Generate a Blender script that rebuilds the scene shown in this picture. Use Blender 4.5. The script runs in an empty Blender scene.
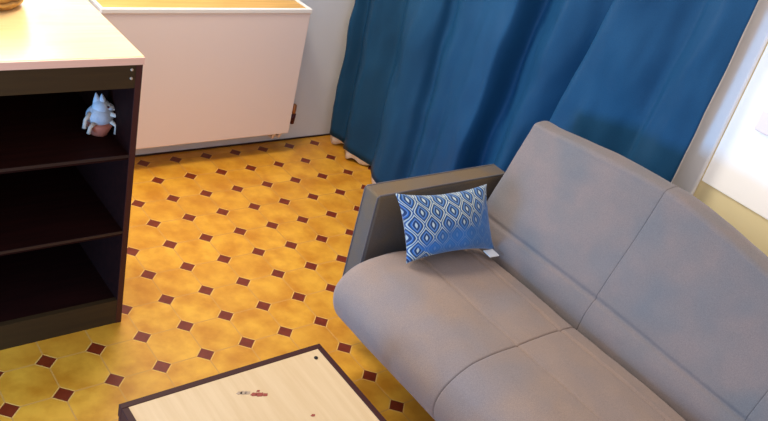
import bpy, bmesh, math, random
from mathutils import Vector, Matrix, noise
S = 0.15                      # one floor-tile pitch in metres; geometry below is laid out in tile pitches
scene = bpy.context.scene
C = scene.collection
PI = math.pi

# ------------------------------------------------------------ camera, world, lights, exposure
cam_d = bpy.data.cameras.new('camera'); cam = bpy.data.objects.new('camera', cam_d); C.objects.link(cam)
Rr = (0.77587, -0.58923, 0.22549); Ru = (0.14971, 0.51916, 0.84146); Rb = (-0.61288, -0.6191, 0.49101)
M = Matrix(((Rr[0], Ru[0], Rb[0], -7.25*S), (Rr[1], Ru[1], Rb[1], -15.44*S), (Rr[2], Ru[2], Rb[2], 12.01*S), (0, 0, 0, 1)))
cam.matrix_world = M
cam_d.sensor_width = 36; cam_d.lens = 812.1/768*36; cam_d.clip_start = 0.02
scene.camera = cam
scene.view_settings.view_transform = 'Standard'; scene.view_settings.look = 'None'
scene.view_settings.gamma = 1; scene.view_settings.use_curve_mapping = False
scene.view_settings.exposure = 0.0

world = bpy.data.worlds.new('world'); scene.world = world; world.use_nodes = True
bg = world.node_tree.nodes['Background']; bg.inputs[0].default_value = (0.94, 0.90, 0.95, 1); bg.inputs[1].default_value = 0.95

def area(name, loc, aim, sx, sy, power, col):
    l = bpy.data.lights.new(name, 'AREA'); l.shape = 'RECTANGLE'; l.size = sx*S; l.size_y = sy*S
    l.energy = power; l.color = col
    o = bpy.data.objects.new(name, l); C.objects.link(o)
    o.location = Vector(loc)*S
    d = (Vector(aim)-Vector(loc)).normalized()
    o.rotation_euler = d.to_track_quat('-Z', 'Y').to_euler()
    return o
area('window_daylight', (-2.9, 4.9, 9.6), (-0.5, -4, 3.0), 4.6, 6.4, 26, (0.90, 0.95, 1.0))
area('room_lamp', (0.5, 1.2, 16.0), (1.5, -2.0, 0), 3.0, 3.0, 29, (1.0, 0.89, 0.74))
area('sofa_front_blue_fill', (-14.0, -6.0, 3.0), (2.0, -7.5, 2.2), 5.0, 4.0, 60, (0.12, 0.46, 1.0))  # added unseen blue fill to tint the sofa front, not a real window

# ------------------------------------------------------------ material helpers
def rgb(r, g, b):
    f = lambda c: (c/255/12.92) if c/255 <= 0.04045 else ((c/255+0.055)/1.055)**2.4
    return (f(r), f(g), f(b), 1)
def mat(name, col, rough=0.6, spec=0.4, metal=0.0, sheen=0.0):
    m = bpy.data.materials.new(name); m.use_nodes = True
    b = m.node_tree.nodes['Principled BSDF']
    b.inputs['Base Color'].default_value = col; b.inputs['Roughness'].default_value = rough
    b.inputs['Specular IOR Level'].default_value = spec; b.inputs['Metallic'].default_value = metal
    if sheen: b.inputs['Sheen Weight'].default_value = sheen
    return m
class NT:
    def __init__(s, m): s.m = m; s.t = m.node_tree; s.b = s.t.nodes['Principled BSDF']
    def n(s, typ, **k):
        x = s.t.nodes.new(typ)
        for a, v in k.items(): setattr(x, a, v)
        return x
    def l(s, a, b): s.t.links.new(a, b)
    def math(s, op, a, b=None, c=None):
        x = s.n('ShaderNodeMath', operation=op)
        for i, v in enumerate((a, b, c)):
            if v is None: continue
            if isinstance(v, (int, float)): x.inputs[i].default_value = v
            else: s.l(v, x.inputs[i])
        return x.outputs[0]
    def mix(s, f, a, b, blend='MIX'):
        x = s.n('ShaderNodeMix', data_type='RGBA', blend_type=blend)
        for i, v in ((0, f), (6, a), (7, b)):
            if isinstance(v, (int, float)): x.inputs[i].default_value = v
            elif isinstance(v, tuple): x.inputs[i].default_value = v
            else: s.l(v, x.inputs[i])
        return x.outputs[2]
    def pos(s, scale=1/S):
        g = s.n('ShaderNodeNewGeometry'); v = s.n('ShaderNodeVectorMath', operation='SCALE'); v.inputs[3].default_value = scale
        s.l(g.outputs['Position'], v.inputs[0]); return v.outputs[0]
    def obj(s):
        return s.n('ShaderNodeTexCoord').outputs['Object']
    def noise(s, vec, scale, detail=3, rough=0.5, stretch=None):
        if stretch:
            mp = s.n('ShaderNodeMapping'); mp.inputs['Scale'].default_value = stretch; s.l(vec, mp.inputs[0]); vec = mp.outputs[0]
        x = s.n('ShaderNodeTexNoise'); x.inputs['Scale'].default_value = scale; x.inputs['Detail'].default_value = detail
        x.inputs['Roughness'].default_value = rough; s.l(vec, x.inputs['Vector']); return x.outputs[0]
    def ramp(s, f, stops):
        x = s.n('ShaderNodeValToRGB'); s.l(f, x.inputs[0]); e = x.color_ramp.elements
        while len(e) < len(stops): e.new(0.5)
        for i, (p, c) in enumerate(stops): e[i].position = p; e[i].color = c
        return x.outputs[0]
    def bump(s, h, strength=0.3, dist=0.002):
        x = s.n('ShaderNodeBump'); x.inputs['Strength'].default_value = strength; x.inputs['Distance'].default_value = dist
        s.l(h, x.inputs['Height']); s.l(x.outputs[0], s.b.inputs['Normal'])

def fabric(name, c1, c2, c3=None, scale=9, weave=420, rough=0.9, sheen=0.15):
    m = mat(name, c1, rough, 0.15, sheen=sheen); t = NT(m); o = t.obj()
    a = t.noise(o, scale, 4)
    c = t.mix(t.ramp(a, [(0.38, (0, 0, 0, 1)), (0.62, (1, 1, 1, 1))]), c1, c2)
    if c3: c = t.mix(t.ramp(t.noise(o, scale*0.45, 2), [(0.5, (0, 0, 0, 1)), (0.68, (1, 1, 1, 1))]), c, c3)
    w = t.noise(o, weave, 2)
    c = t.mix(0.25, c, t.ramp(w, [(0.3, (0.25, 0.25, 0.25, 1)), (0.7, (0.8, 0.8, 0.8, 1))]), 'OVERLAY')
    t.l(c, t.b.inputs['Base Color']); t.bump(w, 0.35, 0.001)
    return m
def wood(name, c1, c2, rough=0.4, axis='X', spec=0.5):
    m = mat(name, c1, rough, spec); t = NT(m)
    st = {'X': (1, 14, 14), 'Y': (14, 1, 14), 'Z': (14, 14, 1)}[axis]
    g = t.noise(t.obj(), 4, 5, 0.6, st)
    c = t.mix(t.ramp(g, [(0.35, (0, 0, 0, 1)), (0.65, (1, 1, 1, 1))]), c1, c2)
    t.l(c, t.b.inputs['Base Color']); t.bump(g, 0.05, 0.0005); return m
def plaster(name, c1, c2, rough=0.75):
    m = mat(name, c1, rough, 0.3); t = NT(m); p = t.pos(1.0)
    c = t.mix(t.noise(p, 2.2, 3), c1, c2); t.l(c, t.b.inputs['Base Color'])
    t.bump(t.noise(p, 60, 4), 0.12, 0.002); return m

def floor_material():
    m = mat('octagon_tile', (1, 0.5, 0.1, 1), 0.32, 0.5); t = NT(m); p = t.pos()
    sx = t.n('ShaderNodeSeparateXYZ'); t.l(p, sx.inputs[0])
    fx = t.math('ABSOLUTE', t.math('SUBTRACT', t.math('FRACT', t.math('ADD', sx.outputs[0], 0.5)), 0.5))
    fy = t.math('ABSOLUTE', t.math('SUBTRACT', t.math('FRACT', t.math('ADD', sx.outputs[1], 0.5)), 0.5))
    d = t.math('ADD', fx, fy)
    dot = t.math('LESS_THAN', d, 0.205)
    edge = t.math('MULTIPLY', t.math('LESS_THAN', t.math('ABSOLUTE', t.math('SUBTRACT', d, 0.222)), 0.017), 1.0)
    lat = t.math('LESS_THAN', t.math('MINIMUM', fx, fy), 0.014)
    lat = t.math('MULTIPLY', lat, t.math('GREATER_THAN', d, 0.2))
    grout = t.math('MAXIMUM', edge, lat)
    # per-tile tone
    fl = t.n('ShaderNodeVectorMath', operation='FLOOR'); t.l(p, fl.inputs[0])
    sp = t.n('ShaderNodeSeparateXYZ'); t.l(fl.outputs[0], sp.inputs[0]); cb = t.n('ShaderNodeCombineXYZ')
    t.l(sp.outputs[0], cb.inputs[0]); t.l(sp.outputs[1], cb.inputs[1])
    wn = t.n('ShaderNodeTexWhiteNoise', noise_dimensions='3D'); t.l(cb.outputs[0], wn.inputs['Vector'])
    marb = t.noise(p, 1.5, 5, 0.55)
    base = t.mix(t.ramp(marb, [(0.34, (0, 0, 0, 1)), (0.66, (1, 1, 1, 1))]), rgb(202, 130, 30), rgb(236, 172, 52))
    base = t.mix(t.math('MULTIPLY', wn.outputs[0], 0.30), base, rgb(196, 128, 36))
    dk = t.mix(t.noise(p, 7, 4), rgb(92, 22, 6), rgb(140, 56, 22))
    c = t.mix(grout, base, rgb(226, 172, 84)); c = t.mix(t.math('MULTIPLY', lat, 0.6), c, rgb(190, 126, 48)); c = t.mix(dot, c, dk)
    t.l(c, t.b.inputs['Base Color'])
    rr = t.math('ADD', t.math('MULTIPLY', marb, 0.25), 0.22); rr = t.math('ADD', rr, t.math('MULTIPLY', grout, 0.3)); t.l(rr, t.b.inputs['Roughness'])
    h = t.math('SUBTRACT', t.math('MULTIPLY', t.noise(p, 2.5, 3), 0.4), grout); t.bump(h, 0.25, 0.0015)
    return m

def cushion_material():
    m = mat('ogee_print', rgb(40, 100, 160), 0.55, 0.35, sheen=0.2); t = NT(m)
    uv = t.n('ShaderNodeUVMap').outputs[0]
    s = t.n('ShaderNodeSeparateXYZ'); t.l(uv, s.inputs[0]); u, v = s.outputs[0], s.outputs[1]
    U = t.math('MULTIPLY', u, 6.3); V = t.math('MULTIPLY', v, 2.7)
    def cell(du, dv):
        a = t.math('SUBTRACT', t.math('FRACT', t.math('ADD', U, du)), 0.5)
        b = t.math('SUBTRACT', t.math('FRACT', t.math('ADD', V, dv)), 0.5)
        a = t.math('ABSOLUTE', a); b = t.math('ABSOLUTE', b)
        # ogee: pointed at top and bottom, rounded at the sides
        bb = t.math('MULTIPLY', t.math('SUBTRACT', 1.0, t.math('COSINE', t.math('MULTIPLY', b, 2*PI))), 0.25)
        return t.math('ADD', a, t.math('ADD', t.math('MULTIPLY', bb, 0.7), t.math('MULTIPLY', b, 0.3)))
    d = t.math('MINIMUM', cell(0, 0), cell(0.5, 0.5))
    Bk = (0, 0, 0, 1); Wt = (1, 1, 1, 1)
    line = t.ramp(d, [(0.0, Wt), (0.06, Wt), (0.09, Bk), (0.20, Bk), (0.225, (0.5, 0.5, 0.5, 1)), (0.25, Bk), (0.385, Bk), (0.41, Wt), (0.45, Wt), (0.475, Bk)])
    navy = t.ramp(d, [(0.0, Bk), (0.07, Bk), (0.10, Wt), (0.18, Wt), (0.22, Bk), (0.29, Bk), (0.32, Wt), (0.38, Wt), (0.44, Bk), (0.49, (0.7, 0.7, 0.7, 1))])
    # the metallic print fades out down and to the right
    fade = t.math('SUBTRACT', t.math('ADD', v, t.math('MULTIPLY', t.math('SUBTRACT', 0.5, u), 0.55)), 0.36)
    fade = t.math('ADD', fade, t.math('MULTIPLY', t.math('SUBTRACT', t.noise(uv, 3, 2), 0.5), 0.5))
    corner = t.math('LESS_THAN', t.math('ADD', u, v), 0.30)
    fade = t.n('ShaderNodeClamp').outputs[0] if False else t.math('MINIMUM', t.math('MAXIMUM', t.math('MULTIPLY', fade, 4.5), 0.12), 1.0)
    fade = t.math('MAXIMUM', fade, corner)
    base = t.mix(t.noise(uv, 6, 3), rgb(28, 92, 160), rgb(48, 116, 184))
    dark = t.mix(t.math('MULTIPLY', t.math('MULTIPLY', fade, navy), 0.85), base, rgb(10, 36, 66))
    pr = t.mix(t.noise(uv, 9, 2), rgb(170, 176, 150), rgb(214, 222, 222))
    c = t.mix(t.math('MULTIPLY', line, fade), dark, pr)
    t.l(c, t.b.inputs['Base Color']); t.bump(t.noise(uv, 120, 2), 0.15, 0.001)
    return m

MT = dict(
    floor=floor_material(),
    wall=plaster('blue_white_wall', rgb(226, 232, 240), rgb(236, 238, 240)),
    cream=plaster('cream_wall', rgb(254, 232, 172), rgb(254, 236, 186)),
    white=mat('white_paint', rgb(244, 240, 236), 0.4),
    radiator=mat('radiator_enamel', rgb(250, 234, 228), 0.35),
    rim=mat('white_edge', rgb(250, 248, 244), 0.4),
    sill_wood=wood('honey_wood', rgb(214, 160, 78), rgb(230, 182, 98), 0.4),
    top_wood=wood('pale_oak', rgb(240, 206, 140), rgb(250, 218, 158), 0.28),
    top_edge=mat('pink_edge_band', rgb(226, 176, 150), 0.5),
    dark=wood('dark_brown_board', rgb(28, 10, 8), rgb(38, 14, 11), 0.6, spec=0.05),
    rail=wood('brown_rail', rgb(52, 36, 18), rgb(60, 42, 20), 0.55, spec=0.2),
    dark_edge=mat('red_brown_edge', rgb(58, 16, 12), 0.5),
    shelf_edge=mat('shelf_edge', rgb(36, 22, 22), 0.4),
    sofa=fabric('grey_beige_fabric', rgb(140, 122, 112), rgb(147, 126, 112), rgb(134, 122, 118)),
    sofa_back=fabric('grey_fabric', rgb(124, 115, 111), rgb(132, 118, 112), rgb(114, 112, 112)),
    arm=fabric('taupe_fabric', rgb(104, 88, 70), rgb(92, 84, 78), rgb(108, 88, 62)),
    piping=fabric('seam_piping', rgb(84, 76, 74), rgb(96, 84, 78)),
    metal=mat('dark_metal', rgb(40, 34, 34), 0.4, 0.5, 0.6),
    curtain=fabric('blue_satin', rgb(24, 66, 98), rgb(27, 72, 105), None, 3, 500, 0.5, 0.0),
    sheer=mat('white_sheer', rgb(240, 232, 220), 0.8),
    table_wood=wood('bleached_wood', rgb(208, 178, 134), rgb(216, 188, 146), 0.5, 'Y'),
    table_frame=mat('brown_metal_frame', rgb(58, 20, 16), 0.55, 0.25),
    brass=mat('brass', rgb(196, 130, 80), 0.35, 0.5, 0.5),
    brown=mat('valve_brown', rgb(84, 30, 30), 0.5),
    chrome=mat('chrome', rgb(190, 190, 196), 0.25, 0.5, 0.7),
    figure=fabric('pale_blue_cloth', rgb(176, 182, 192), rgb(200, 204, 210), None, 30, 600),
    figure_skin=mat('cream_cloth', rgb(214, 200, 184), 0.8),
    terracotta=mat('terracotta', rgb(190, 112, 90), 0.7),
    basket=wood('wicker', rgb(206, 160, 86), rgb(160, 112, 56), 0.6),
    cushion=cushion_material(),
    base=mat('brown_base', rgb(60, 36, 30), 0.6),
    pane=mat('frosted_pane', rgb(250, 244, 236), 0.4),
    stain=mat('red_stain', rgb(150, 66, 52), 0.6),
    stain2=mat('grey_stain', rgb(176, 152, 128), 0.6),
)

pb_ = MT['pane'].node_tree.nodes['Principled BSDF']; pb_.inputs['Emission Color'].default_value = (1, 0.95, 0.88, 1); pb_.inputs['Emission Strength'].default_value = 0.22   # daylight through frosted glass

# ------------------------------------------------------------ mesh helpers
def link_bm(name, bm, m, parent=None, smooth=False):
    bmesh.ops.recalc_face_normals(bm, faces=bm.faces)
    me = bpy.data.meshes.new(name); 
    for v in bm.verts: v.co *= S
    bm.to_mesh(me); bm.free()
    ms = m if isinstance(m, (list, tuple)) else [m]
    for x in ms: me.materials.append(MT[x])
    if smooth:
        for p in me.polygons: p.use_smooth = True
    o = bpy.data.objects.new(name, me); C.objects.link(o)
    if parent:
        o.parent = parent; o.matrix_parent_inverse = Matrix.Translation(-parent.location)
    return o
def add_box(bm, x0, x1, y0, y1, z0, z1, bev=0.0, seg=2):
    r = bmesh.ops.create_cube(bm, size=1)
    vs = r['verts']
    for v in vs:
        v.co = Vector(((x0+x1)/2+v.co.x*(x1-x0), (y0+y1)/2+v.co.y*(y1-y0), (z0+z1)/2+v.co.z*(z1-z0)))
    if bev:
        es = list({e for v in vs for e in v.link_edges})
        bmesh.ops.bevel(bm, geom=es, offset=bev, segments=seg, profile=0.5, affect='EDGES')
def box(name, m, parent, *a, bev=0.0, seg=2, smooth=False):
    bm = bmesh.new(); add_box(bm, *a, bev=bev, seg=seg); return link_bm(name, bm, m, parent, smooth)
def add_tube(bm, pts, r, n=12, cap=True):
    pts = [Vector(p) for p in pts]; rings = []
    rr = r if isinstance(r, (list, tuple)) else [r]*len(pts)
    prev = None
    for i, p in enumerate(pts):
        t = (pts[min(i+1, len(pts)-1)]-pts[max(i-1, 0)]).normalized()
        if prev is None: a = t.orthogonal().normalized()
        else: a = (prev - t*prev.dot(t)).normalized()
        prev = a; b = t.cross(a)
        rings.append([bm.verts.new(p+(a*math.cos(2*PI*k/n)+b*math.sin(2*PI*k/n))*rr[i]) for k in range(n)])
    for i in range(len(rings)-1):
        for k in range(n): bm.faces.new((rings[i][k], rings[i][(k+1) % n], rings[i+1][(k+1) % n], rings[i+1][k]))
    if cap: bm.faces.new(rings[0][::-1]); bm.faces.new(rings[-1])
def tube(name, m, parent, pts, r, n=12):
    bm = bmesh.new(); add_tube(bm, pts, r, n); return link_bm(name, bm, m, parent, True)
def add_ell(bm, c, r, rot=None, u=20, v=14):
    res = bmesh.ops.create_uvsphere(bm, u_segments=u, v_segments=v, radius=1)
    for q in res['verts']:
        p = Vector((q.co.x*r[0], q.co.y*r[1], q.co.z*r[2]))
        if rot: p = rot @ p
        q.co = p+Vector(c)
def thing(name, label, cat, loc, group=None):
    o = bpy.data.objects.new(name, None); C.objects.link(o); o.location = Vector(loc)*S; o.empty_display_size = 0.05
    o['label'] = label; o['category'] = cat
    if group: o['group'] = group
    return o
def tag(o, label, cat): o['label'] = label; o['category'] = cat; return o
def struct(o): o['kind'] = 'structure'; return o

# ------------------------------------------------------------ setting
YB, XR = 4.42, 9.05
struct(box('floor', 'floor', None, -22, XR+0.3, -26, YB+0.3, -0.4, 0))
bm = bmesh.new()                                     # back wall with the window opening above the radiator
wx0, wx1, wz0, wz1 = -5.4, -0.4, 6.4, 12.8
add_box(bm, -22, wx0, YB, YB+1.0, 0, 17); add_box(bm, wx1, XR+0.3, YB, YB+1.0, 0, 17)
add_box(bm, wx0, wx1, YB, YB+1.0, 0, wz0); add_box(bm, wx0, wx1, YB, YB+1.0, wz1, 17)
struct(link_bm('wall_back', bm, 'wall'))
struct(box('wall_right', 'cream', None, XR, XR+0.3, -26, YB, 0, 17))
w = struct(box('window_1', 'white', None, wx0, wx1, YB+0.35, YB+0.5, wz0, wz0+0.45, bev=0.03))
for a in ((wx0, wx1, YB+0.35, YB+0.5, wz1-0.45, wz1), (wx0, wx0+0.45, YB+0.35, YB+0.5, wz0+0.45, wz1-0.45),
          (wx1-0.45, wx1, YB+0.35, YB+0.5, wz0+0.45, wz1-0.45), (-3.1, -2.7, YB+0.35, YB+0.5, wz0+0.45, wz1-0.45)):
    box('window_frame', 'white', w, *a, bev=0.03)
box('window_sill', 'white', w, wx0-0.1, wx1+0.1, YB-0.15, YB+0.36, wz0-0.0, wz0+0.1, bev=0.03)
struct(box('baseboard_right', 'base', None, XR-0.10, XR, -25, YB, 0, 0.22, bev=0.02))
struct(box('baseboard_back', 'base', None, -21, XR-0.1, YB-0.03, YB, 0, 0.05))
# white casement beside the curtain
w2 = struct(box('window_2', 'white', None, XR-0.14, XR, -8.22, -7.6, 4.6, 14, bev=0.04))
box('pane', 'pane', w2, XR-0.05, XR, -14, -8.24, 5.45, 14, bev=0.02)
hb = box('window_handle', 'radiator', w2, XR-0.16, XR-0.05, -9.3, -8.8, 7.0, 7.45, bev=0.03)

# ------------------------------------------------------------ radiator under the window
rad = thing('radiator', 'large white panel radiator topped with a honey coloured wooden shelf against the back wall', 'radiator', (3, 4.0, 0))
rx0, rx1, ry, rz0, rz1 = 0.34, 6.58, 3.6, 0.72, 4.80
bm = bmesh.new(); add_box(bm, rx0, rx1, ry, ry+0.12, rz0, rz1-0.06, bev=0.03, seg=3)
link_bm('front_panel', bm, 'radiator', rad)
box('back_panel', 'radiator', rad, rx0+0.3, rx1-0.3, ry+0.42, ry+0.5, rz0+0.12, rz1-0.3, bev=0.03)
bm = bmesh.new()
for i in range(46):
    x = rx0+0.4+i*(rx1-rx0-0.8)/45; add_box(bm, x-0.03, x+0.03, ry+0.13, ry+0.41, rz0+0.2, rz1-0.4)
link_bm('fins', bm, 'radiator', rad)
box('side_panel', 'radiator', rad, rx1-0.06, rx1, ry+0.12, YB-0.14, rz0+0.3, rz1-0.07, bev=0.01)
box('side_panel', 'radiator', rad, rx0, rx0+0.06, ry+0.12, YB-0.14, rz0+0.3, rz1-0.07, bev=0.01)
box('top_shelf', 'sill_wood', rad, rx0+0.09, rx1-0.11, ry+0.09, YB-0.02, rz1-0.1, rz1-0.01)
bm = bmesh.new()
add_box(bm, rx0, rx1+0.02, ry-0.03, ry+0.08, rz1-0.11, rz1+0.02, bev=0.02)
add_box(bm, rx0, rx0+0.08, ry+0.08, YB-0.02, rz1-0.11, rz1+0.02, bev=0.02)
add_box(bm, rx1-0.1, rx1+0.02, ry+0.08, YB-0.02, rz1-0.11, rz1+0.02, bev=0.02)
link_bm('edge_trim', bm, 'rim', rad)
for x in (6.25, 6.48):
    tube('pipe', 'radiator', rad, [(x, ry+0.3, rz0+0.4), (x, ry+0.3, 0.55), (x, ry+0.36, 0.42), (x, YB, 0.38)], 0.05)
bm = bmesh.new(); add_tube(bm, [(rx1-0.02, ry+0.45, 1.0), (rx1+0.37, ry+0.45, 1.0)], 0.1); add_tube(bm, [(rx1+0.36, ry+0.45, 0.82), (rx1+0.36, ry+0.45, 1.16)], [0.08, 0.1], 12)
vb = link_bm('valve', bm, 'brown', rad, True)
tube('valve_cap', 'brass', vb, [(rx1+0.36, ry+0.45, 1.16), (rx1+0.36, ry+0.45, 1.3), (rx1+0.36, ry+0.45, 1.46), (rx1+0.36, ry+0.45, 1.5)], [0.07, 0.08, 0.075, 0.04])

# ------------------------------------------------------------ dark shelf unit with pale top
cb = thing('shelf_unit', 'dark brown open shelf unit with a pale wooden top', 'shelf unit', (-4, -0.9, 0))
cx0, cx1, cy0, cy1, ch = -7.0, -1.22, -2.38, 0.85, 6.03
box('top', ['top_wood'], cb, cx0-0.03, cx1+0.02, cy0+0.03, cy1, ch, ch+0.14)
box('top_edge_band', 'top_edge', cb, cx0-0.03, cx1+0.02, cy0-0.02, cy0+0.03, ch, ch+0.135)
for x in (cx0, cx1-0.12):
    sp_ = box('side_panel', 'dark', cb, x, x+0.12, cy0+0.02, cy1, 0, ch)
    box('edge_band', 'dark_edge', sp_, x, x+0.12, cy0, cy0+0.02, 0, ch)
box('back_panel', 'dark', cb, cx0+0.12, cx1-0.12, cy1-0.06, cy1, 0.1, ch)
box('apron', 'rail', cb, cx0+0.12, cx1-0.12, cy0+0.01, cy0+0.13, 5.56, ch)
for z in (4.16, 2.40):
    sh = box('shelf', 'dark', cb, cx0+0.12, cx1-0.12, cy0+0.03, cy1-0.06, z-0.11, z)
    box('edge_band', 'shelf_edge', sh, cx0+0.12, cx1-0.12, cy0+0.01, cy0+0.03, z-0.06, z)
box('bottom_shelf', 'dark', cb, cx0+0.12, cx1-0.12, cy0+0.14, cy1-0.06, 0.5, 0.6)
box('plinth', 'rail', cb, cx0+0.12, cx1-0.12, cy0+0.01, cy0+0.13, 0, 0.62)
for z in (5.93, 5.76):
    tube('screw_cap', 'stain2', cb, [(-1.42, cy0+0.01, z), (-1.42, cy0-0.015, z)], [0.028, 0.022], 12)

# small cloth animal ornament on the upper shelf
fg = thing('animal_ornament', 'small pale blue cloth animal ornament sitting on a terracotta pot on the shelf', 'ornament', (-1.57, -1.42, 4.165))
fx, fy, fz = -1.57, -1.42, 4.165
bm = bmesh.new(); add_tube(bm, [(fx, fy, fz), (fx, fy, fz+0.04), (fx, fy, fz+0.2), (fx, fy, fz+0.25)], [0.16, 0.18, 0.25, 0.24], 20)
link_bm('pot', bm, 'terracotta', fg, True)
bm = bmesh.new(); add_ell(bm, (fx, fy, fz+0.40), (0.27, 0.23, 0.21)); add_ell(bm, (fx+0.01, fy-0.01, fz+0.58), (0.17, 0.16, 0.16))
add_ell(bm, (fx+0.13, fy-0.07, fz+0.60), (0.13, 0.08, 0.075), Matrix.Rotation(0.35, 3, 'Y'))
link_bm('body', bm, 'figure', fg, True)
bm = bmesh.new()
for dx, dy in ((-0.06, 0.03), (0.03, -0.03)):
    add_tube(bm, [(fx+dx, fy+dy, fz+0.66), (fx+dx-0.01, fy+dy, fz+0.76), (fx+dx-0.03, fy+dy, fz+0.86)], [0.08, 0.055, 0.01], 10)
link_bm('ears', bm, 'figure', fg, True)
bm = bmesh.new(); add_ell(bm, (fx+0.25, fy-0.1, fz+0.55), (0.035, 0.035, 0.03)); link_bm('nose', bm, 'figure_skin', fg, True)
bm = bmesh.new()
for e in ((0.09, -0.17, 0.63), (0.15, -0.12, 0.64)): add_ell(bm, (fx+e[0], fy+e[1]+0.01, fz+e[2]), (0.022, 0.022, 0.022))
link_bm('eyes', bm, 'brown', fg, True)
for pts in ([(fx+0.14, fy-0.15, fz+0.48), (fx+0.26, fy-0.18, fz+0.44), (fx+0.34, fy-0.2, fz+0.42)], [(fx-0.22, fy-0.06, fz+0.48), (fx-0.32, fy-0.1, fz+0.36), (fx-0.34, fy-0.12, fz+0.2)]):
    tube('arm', 'figure_skin', fg, pts, [0.05, 0.035, 0.04])
for pts in ([(fx+0.16, fy-0.16, fz+0.32), (fx+0.25, fy-0.22, fz+0.24), (fx+0.25, fy-0.22, fz+0.07)], [(fx-0.18, fy-0.16, fz+0.3), (fx-0.26, fy-0.2, fz+0.24), (fx-0.28, fy-0.2, fz+0.12)]):
    tube('leg', 'figure_skin', fg, pts, [0.045, 0.035, 0.04])

# woven basket on the cabinet top, only its foot in view
bk = thing('wicker_basket', 'honey coloured round basket standing on the pale top of the shelf unit', 'basket', (-3.1, 0.35, ch+0.14))
bm = bmesh.new(); n = 40
prof = [(0.0, 0.0), (0.5, 0.0), (0.56, 0.06), (0.62, 0.5), (0.68, 0.95), (0.7, 1.0), (0.64, 1.0), (0.6, 0.9), (0.5, 0.1), (0.0, 0.08)]
prev = None
rings = []
for (r, z) in prof:
    rings.append([bm.verts.new((-3.1+max(r, 0.001)*math.cos(2*PI*k/n), 0.35+max(r, 0.001)*math.sin(2*PI*k/n), ch+0.14+z)) for k in range(n)])
for i in range(len(rings)-1):
    for k in range(n): bm.faces.new((rings[i][k], rings[i][(k+1) % n], rings[i+1][(k+1) % n], rings[i+1][k]))
link_bm('bowl', bm, 'basket', bk, True)
bm = bmesh.new()
for z in (0.15, 0.32, 0.5, 0.68, 0.86):
    rr = 0.57+z*0.12
    add_tube(bm, [(-3.1+rr*math.cos(2*PI*k/n), 0.35+rr*math.sin(2*PI*k/n), ch+0.14+z+0.02*math.sin(k*PI/2)) for k in range(n+1)], 0.04, 6, False)
link_bm('weave', bm, 'basket', bk, True)

# ------------------------------------------------------------ curtain
ctl = [  # (Y at floor, Y at z=9, offset towards the room)
    (4.05, 4.30, 0.00), (3.75, 4.18, 0.10), (3.40, 4.05, -0.20), (3.10, 3.60, 0.02), (2.70, 3.15, 0.18), (2.35, 2.80, -0.02), (1.86, 2.36, -0.26),
    (1.45, 1.70, 0.10), (0.95, 0.75, 0.34), (0.45, 0.25, 0.16), (0.05, 0.08, -0.14), (-0.45, -0.60, 0.20), (-0.80, -1.1, 0.12), (-1.16, -1.70, 0.30), (-1.80, -2.40, 0.42),
    (-2.02, -2.64, 0.30), (-2.14, -2.80, -0.30), (-2.6, -3.25, -0.16), (-3.05, -3.9, 0.10), (-3.35, -4.70, -0.24), (-3.48, -5.0, -0.34), (-3.60, -5.20, 0.34), (-4.3, -5.8, 0.38),
    (-5.3, -6.4, 0.16), (-6.1, -6.85, -0.02), (-6.45, -7.1, 0.12), (-7.1, -7.5, 0.22), (-7.81, -7.94, 0.10)]
def cr(p0, p1, p2, p3, t):
    return 0.5*((2*p1)+(-p0+p2)*t+(2*p0-5*p1+4*p2-p3)*t*t+(-p0+3*p1-3*p2+p3)*t**3)
def curtain_at(i, t, z):
    q = [ctl[max(0, min(len(ctl)-1, i+k))] for k in (-1, 0, 1, 2)]
    y0 = cr(q[0][0], q[1][0], q[2][0], q[3][0], t); y9 = cr(q[0][1], q[1][1], q[2][1], q[3][1], t); d = cr(q[0][2], q[1][2], q[2][2], q[3][2], t)
    return y0+(y9-y0)*min(z, 11)/9, d
def curtain_mesh(xc, z0f, z1, amp, keep=None):
    bm = bmesh.new(); NZ = 60; K = 7; cols = []
    for i in range(len(ctl)-1):
        for k in range(K+(i == len(ctl)-2)):
            t = k/K
            if keep and not keep(i+t): continue
            col = []
            for j in range(NZ+1):
                f = j/NZ
                y_, d_ = curtain_at(i, t, 0); z0 = z0f(i+t, d_)
                z = z0+(z1-z0)*f
                y, d = curtain_at(i, t, z)
                nz = noise.noise(Vector((y*0.9, z*0.7, 3.1)))*0.08+noise.noise(Vector((y*2.6, z*0.8, 8)))*0.06+noise.noise(Vector((y*4.5, z*2.2, 5)))*0.025
                col.append(bm.verts.new((xc-d*amp*(1-0.15*f)+nz*amp, y, z)))
            cols.append(col)
    for a, b in zip(cols, cols[1:]):
        for j in range(NZ): bm.faces.new((a[j], b[j], b[j+1], a[j+1]))
    return bm
ROD = 15.2
cu = thing('curtain', 'long dark blue satin curtain hanging in folds behind the grey sofa', 'curtain', (8.6, -2, 0.2))
o = link_bm('drape', curtain_mesh(8.58, lambda s, d: 0.25+0.09*math.sin(s*1.9)*(s < 9), ROD, 1.15), 'curtain', cu, True)
md = o.modifiers.new('t', 'SOLIDIFY'); md.thickness = 0.0025
sh = link_bm('lining', curtain_mesh(8.63, lambda s, d: 0.10+0.06*math.sin(s*4.5), ROD-0.3, 1.12), 'sheer', cu, True)
sh['label'] = 'white lining with a ragged hem'
md = sh.modifiers.new('t', 'SOLIDIFY'); md.thickness = 0.001
rod = thing('curtain_rod', 'chrome curtain rod fixed above the blue curtain', 'curtain rod', (8.55, -2, ROD))
tube('pole', 'chrome', rod, [(8.55, 4.3, ROD+0.13), (8.55, -8.3, ROD+0.13)], 0.09)
for y in (4.0, -8.0): tube('bracket', 'chrome', rod, [(8.55, y, ROD+0.13), (XR, y, ROD+0.13)], 0.06)

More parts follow.
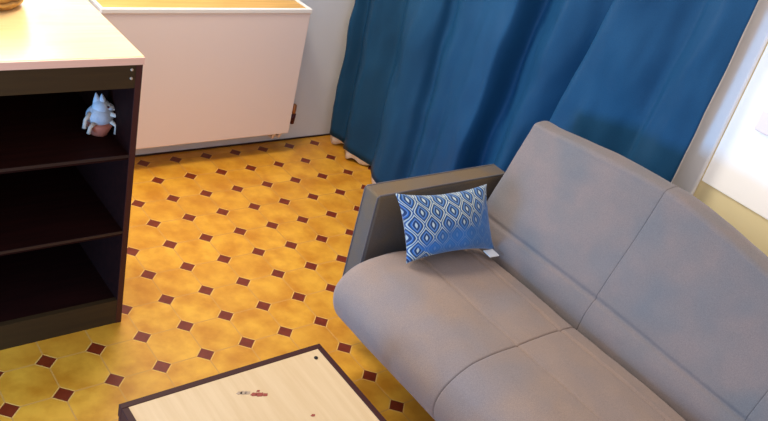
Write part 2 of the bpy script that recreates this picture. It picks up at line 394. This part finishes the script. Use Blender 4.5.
# ------------------------------------------------------------ sofa
sf = thing('sofa', 'grey fabric sofa bed with seamed seat and reclined back', 'sofa', (4.8, -10.5, 0))
def smooth_profile(ctrl, n):
    out = []; m_ = len(ctrl)
    for i in range(m_):
        p = [Vector((*ctrl[(i+k) % m_], 0)) for k in (-1, 0, 1, 2)]
        for k in range(n):
            t = k/n; out.append((cr(p[0].x, p[1].x, p[2].x, p[3].x, t), cr(p[0].y, p[1].y, p[2].y, p[3].y, t)))
    return out
def pad(name, ctrl, y0, y1, grooves, m, top=None, r0=0.25, r1=0.25, n=16, depth=0.05, round_pts=None, bulge=0.0):
    """profile (x,z) extruded along Y, ends rounded, grooves = list of (point, width) pressed in"""
    P = smooth_profile(ctrl, n); N = len(P)
    cxm = sum(p[0] for p in P)/N; czm = sum(p[1] for p in P)/N
    nr = []
    for i in range(N):
        a = Vector(P[i-1]); b = Vector(P[(i+1) % N]); t = (b-a); v = Vector((t.y, -t.x)).normalized()
        if v.dot(Vector(P[i])-Vector((cxm, czm))) < 0: v = -v
        nr.append(v)
    ys = []
    L = y0-y1                    # y0 is the far (+) end
    E = 9
    for k in range(E+1): ys.append((y0-r0*(1-math.cos(k/E*PI/2)), r0*(1-math.sin(k/E*PI/2))))
    K = 22
    for k in range(1, K): ys.append((y0-r0-(L-r0-r1)*k/K, 0))
    for k in range(E, -1, -1): ys.append((y1+r1*(1-math.cos(k/E*PI/2)), r1*(1-math.sin(k/E*PI/2))))
    bm = bmesh.new(); rings = []
    for (y, inset) in ys:
        ring = []
        for i, (x, z) in enumerate(P):
            g = 0
            for (gx, gz, w) in grooves:
                d2 = (x-gx)**2+(z-gz)**2; g += depth*math.exp(-d2/(w*w))
            f = 1-((y-(y0+y1)/2)/(L/2))**2
            nzv = noise.noise(Vector((x*1.3, y*1.1, z*1.3)))*0.018+noise.noise(Vector((x*3.3, y*2.1, z*3.3)))*0.010
            q = Vector((x, z))+nr[i]*(nzv+bulge*f-g-inset)
            if top and q.y > 3: q.y += top(y)*(q.y-3)/2.9
            ring.append(bm.verts.new((q.x, y, q.y)))
        rings.append(ring)
    for a, b in zip(rings, rings[1:]):
        for i in range(N): bm.faces.new((a[i], a[(i+1) % N], b[(i+1) % N], b[i]))
    bm.faces.new(rings[0]); bm.faces.new(rings[-1][::-1])
    return link_bm(name, bm, m, sf, True)
seat = [(5.62, 1.5), (5.62, 2.2), (5.55, 2.72), (5.2, 2.83), (5.06, 2.85), (4.6, 2.88), (4.1, 2.87), (3.78, 2.86), (3.3, 2.88), (2.7, 2.84), (2.25, 2.66), (1.96, 2.32), (1.93, 1.95), (2.1, 1.6), (2.45, 1.36), (3.2, 1.3), (4.4, 1.3)]
gs = [(5.06, 2.87, 0.045), (3.78, 2.88, 0.035)]
back = [(5.72, 2.5), (5.68, 2.8), (5.72, 3.1), (5.84, 3.4), (6.05, 4.0), (6.27, 4.6), (6.48, 5.2), (6.63, 5.68), (6.68, 5.82), (6.80, 5.87), (7.08, 5.88), (7.3, 5.72), (7.34, 5.3), (7.05, 4.2), (6.75, 3.2), (6.5, 2.4), (6.1, 2.2)]
gb = [(5.82, 3.42, 0.055)]
Ys = [-5.18, -8.72, -12.26, -15.8]
sag = lambda y: -(0.30 if y > -8.8 else 0.52)*min(1, abs(y+8.8)/3.2)**1.3
for i in range(3):
    pad('seat_cushion', seat, Ys[i]+0.005, Ys[i+1]-0.005, gs, 'sofa', None, 0.34 if i == 0 else 0.05, 0.34 if i == 2 else 0.05, depth=0.05, bulge=0.02)
    pad('back_cushion', back, Ys[i]+0.005-(0.05 if i == 0 else 0), Ys[i+1]-0.005, gb, 'sofa_back', sag, 0.06 if i == 0 else 0.03, 0.11 if i == 2 else 0.03, depth=0.06, bulge=0.03)
def arm(y0, y1):
    bm = bmesh.new(); add_box(bm, 2.97, 6.9, y0, y1, 1.35, 4.0, bev=0.06, seg=3)
    bmesh.ops.subdivide_edges(bm, edges=bm.edges, cuts=0)
    a = link_bm('armrest', bm, 'arm', sf)
    tube('piping', 'piping', a, [(2.98, y0+0.04, 1.45), (2.98, y0+0.04, 3.95), (3.02, y0+0.04, 3.99), (6.85, y0+0.04, 3.99)], 0.025, 8)
    tube('piping', 'piping', a, [(2.98, y1-0.04, 1.45), (2.98, y1-0.04, 3.95), (3.02, y1-0.04, 3.99), (6.85, y1-0.04, 3.99)], 0.025, 8)
arm(-4.88, -4.36); arm(-16.6, -16.01)
box('base_frame', 'base', sf, 4.3, 6.7, -16.1, -4.9, 0.55, 1.3, bev=0.04)
for x in (4.7, 6.5):
    for y in (-5.3, -15.7): tube('leg', 'metal', sf, [(x, y, 0), (x, y, 0.56)], [0.09, 0.12])

# ------------------------------------------------------------ scatter cushion
pl = thing('cushion', 'blue scatter cushion with a silvery ogee pattern leaning against the sofa armrest', 'cushion', (4.4, -5.7, 2.9))
bm = bmesh.new(); uvl = bm.loops.layers.uv.new('UVMap')
W, Hh, N = 2.42, 1.50, 36
fr = {}
Ux = Vector((1, -0.10, 0)).normalized(); Vz = Vector((0, 0.42, 1)).normalized(); Vz = (Vz-Ux*Vz.dot(Ux)).normalized(); Nn = Ux.cross(Vz)  # faces -Y
Cc = Vector((4.38, -5.74, 3.66))
for side in (1, -1):
    for i in range(N+1):
        for j in range(N+1):
            a = i/N*2-1; b = j/N*2-1
            edge = i in (0, N) or j in (0, N)
            if edge and (i, j, 1) in fr: fr[(i, j, side)] = fr[(i, j, 1)]; continue
            pa = a*(1-0.09*(1-b*b)*1.0*abs(a)); pb = b*(1-0.17*(1-a*a)*abs(b))
            th = 0.40*((1-a**2)**0.55)*((1-b**2)**0.55)
            wr = noise.noise(Vector((a*2, b*2, side*3)))*0.05*(1-a*a)
            q = Cc+Ux*(pa*W/2+0.05-0.30*(b+1)/2)+Vz*(pb*Hh/2)+Nn*(side*(th+wr*(0 if edge else 1)))
            fr[(i, j, side)] = bm.verts.new(q)
for side in (1, -1):
    for i in range(N):
        for j in range(N):
            ks = [(i, j), (i+1, j), (i+1, j+1), (i, j+1)]
            if side < 0: ks = ks[::-1]
            f = bm.faces.new([fr[(k[0], k[1], side)] for k in ks])
            for lp, k in zip(f.loops, ks): lp[uvl].uv = (k[0]/N, k[1]/N)
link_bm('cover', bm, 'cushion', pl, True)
bm = bmesh.new()
pc = Cc+Ux*(W/2-0.28)-Vz*(Hh/2-0.0)
for k in range(4): pass
p0 = pc; p1 = pc+Ux*0.26; p2 = p1-Vz*0.02-Vector((0, 0.22, 0)); p3 = p0-Vz*0.02-Vector((0, 0.22, 0))
vs = [bm.verts.new(p) for p in (p0, p1, p2, p3)]; vs2 = [bm.verts.new(p+Vector((0, 0, 0.02))) for p in (p0, p1, p2, p3)]
bm.faces.new(vs); bm.faces.new(vs2[::-1])
for k in range(4): bm.faces.new((vs[k], vs[(k+1) % 4], vs2[(k+1) % 4], vs2[k]))
link_bm('care_tag', bm, 'rim', pl)

# ------------------------------------------------------------ coffee table
tx0, tx1, ty1, ty0, th = -3.27, 0.42, -6.98, -12.5, 2.6
tb = thing('coffee_table', 'low coffee table with a bleached wood top in a dark metal frame', 'table', ((tx0+tx1)/2, (ty0+ty1)/2, 0))
box('tabletop', 'table_wood', tb, tx0+0.10, tx1-0.10, ty0+0.12, ty1-0.10, th-0.16, th-0.01)
bm = bmesh.new()
add_box(bm, tx0, tx1, ty1-0.11, ty1, th-0.24, th, bev=0.01); add_box(bm, tx0, tx1, ty0, ty0+0.13, th-0.24, th, bev=0.01)
add_box(bm, tx0, tx0+0.11, ty0+0.13, ty1-0.11, th-0.24, th, bev=0.01); add_box(bm, tx1-0.11, tx1, ty0+0.13, ty1-0.11, th-0.24, th, bev=0.01)
link_bm('frame', bm, 'table_frame', tb)
for x in (tx0, tx1-0.16):
    for y in (ty0, ty1-0.16): box('leg', 'table_frame', tb, x+0.01, x+0.15, y+0.01, y+0.15, 0, th-0.24, bev=0.01)
def blob(name, m, pts, z, rs):
    bm = bmesh.new()
    for (x, y), r in zip(pts, rs):
        n_ = 14; vs = [bm.verts.new((x+r*math.cos(2*PI*k/n_)*(1+0.25*math.sin(k*2.3)), y+r*0.6*math.sin(2*PI*k/n_)*(1+0.2*math.cos(k*1.7)), z)) for k in range(n_)]
        vt = [bm.verts.new(v.co+Vector((0, 0, 0.006))) for v in vs]
        bm.faces.new(vt)
        for k in range(n_): bm.faces.new((vs[k], vs[(k+1) % n_], vt[(k+1) % n_], vt[k]))
    return link_bm(name, bm, m, tb)
blob('red_stain', 'stain', [(-1.28, -7.62), (-1.2, -7.66), (-1.12, -7.7), (-1.18, -7.58)], th-0.01, [0.06, 0.07, 0.05, 0.03])
blob('grey_stain', 'stain2', [(-1.42, -7.52), (-1.48, -7.5), (-1.36, -7.55)], th-0.01, [0.06, 0.05, 0.05])
blob('dark_spot', 'stain', [(-0.64, -8.41)], th-0.01, [0.04])
tube('corner_screw', 'metal', tb, [(0.15, -7.28, th-0.012), (0.15, -7.28, th+0.005)], 0.035)
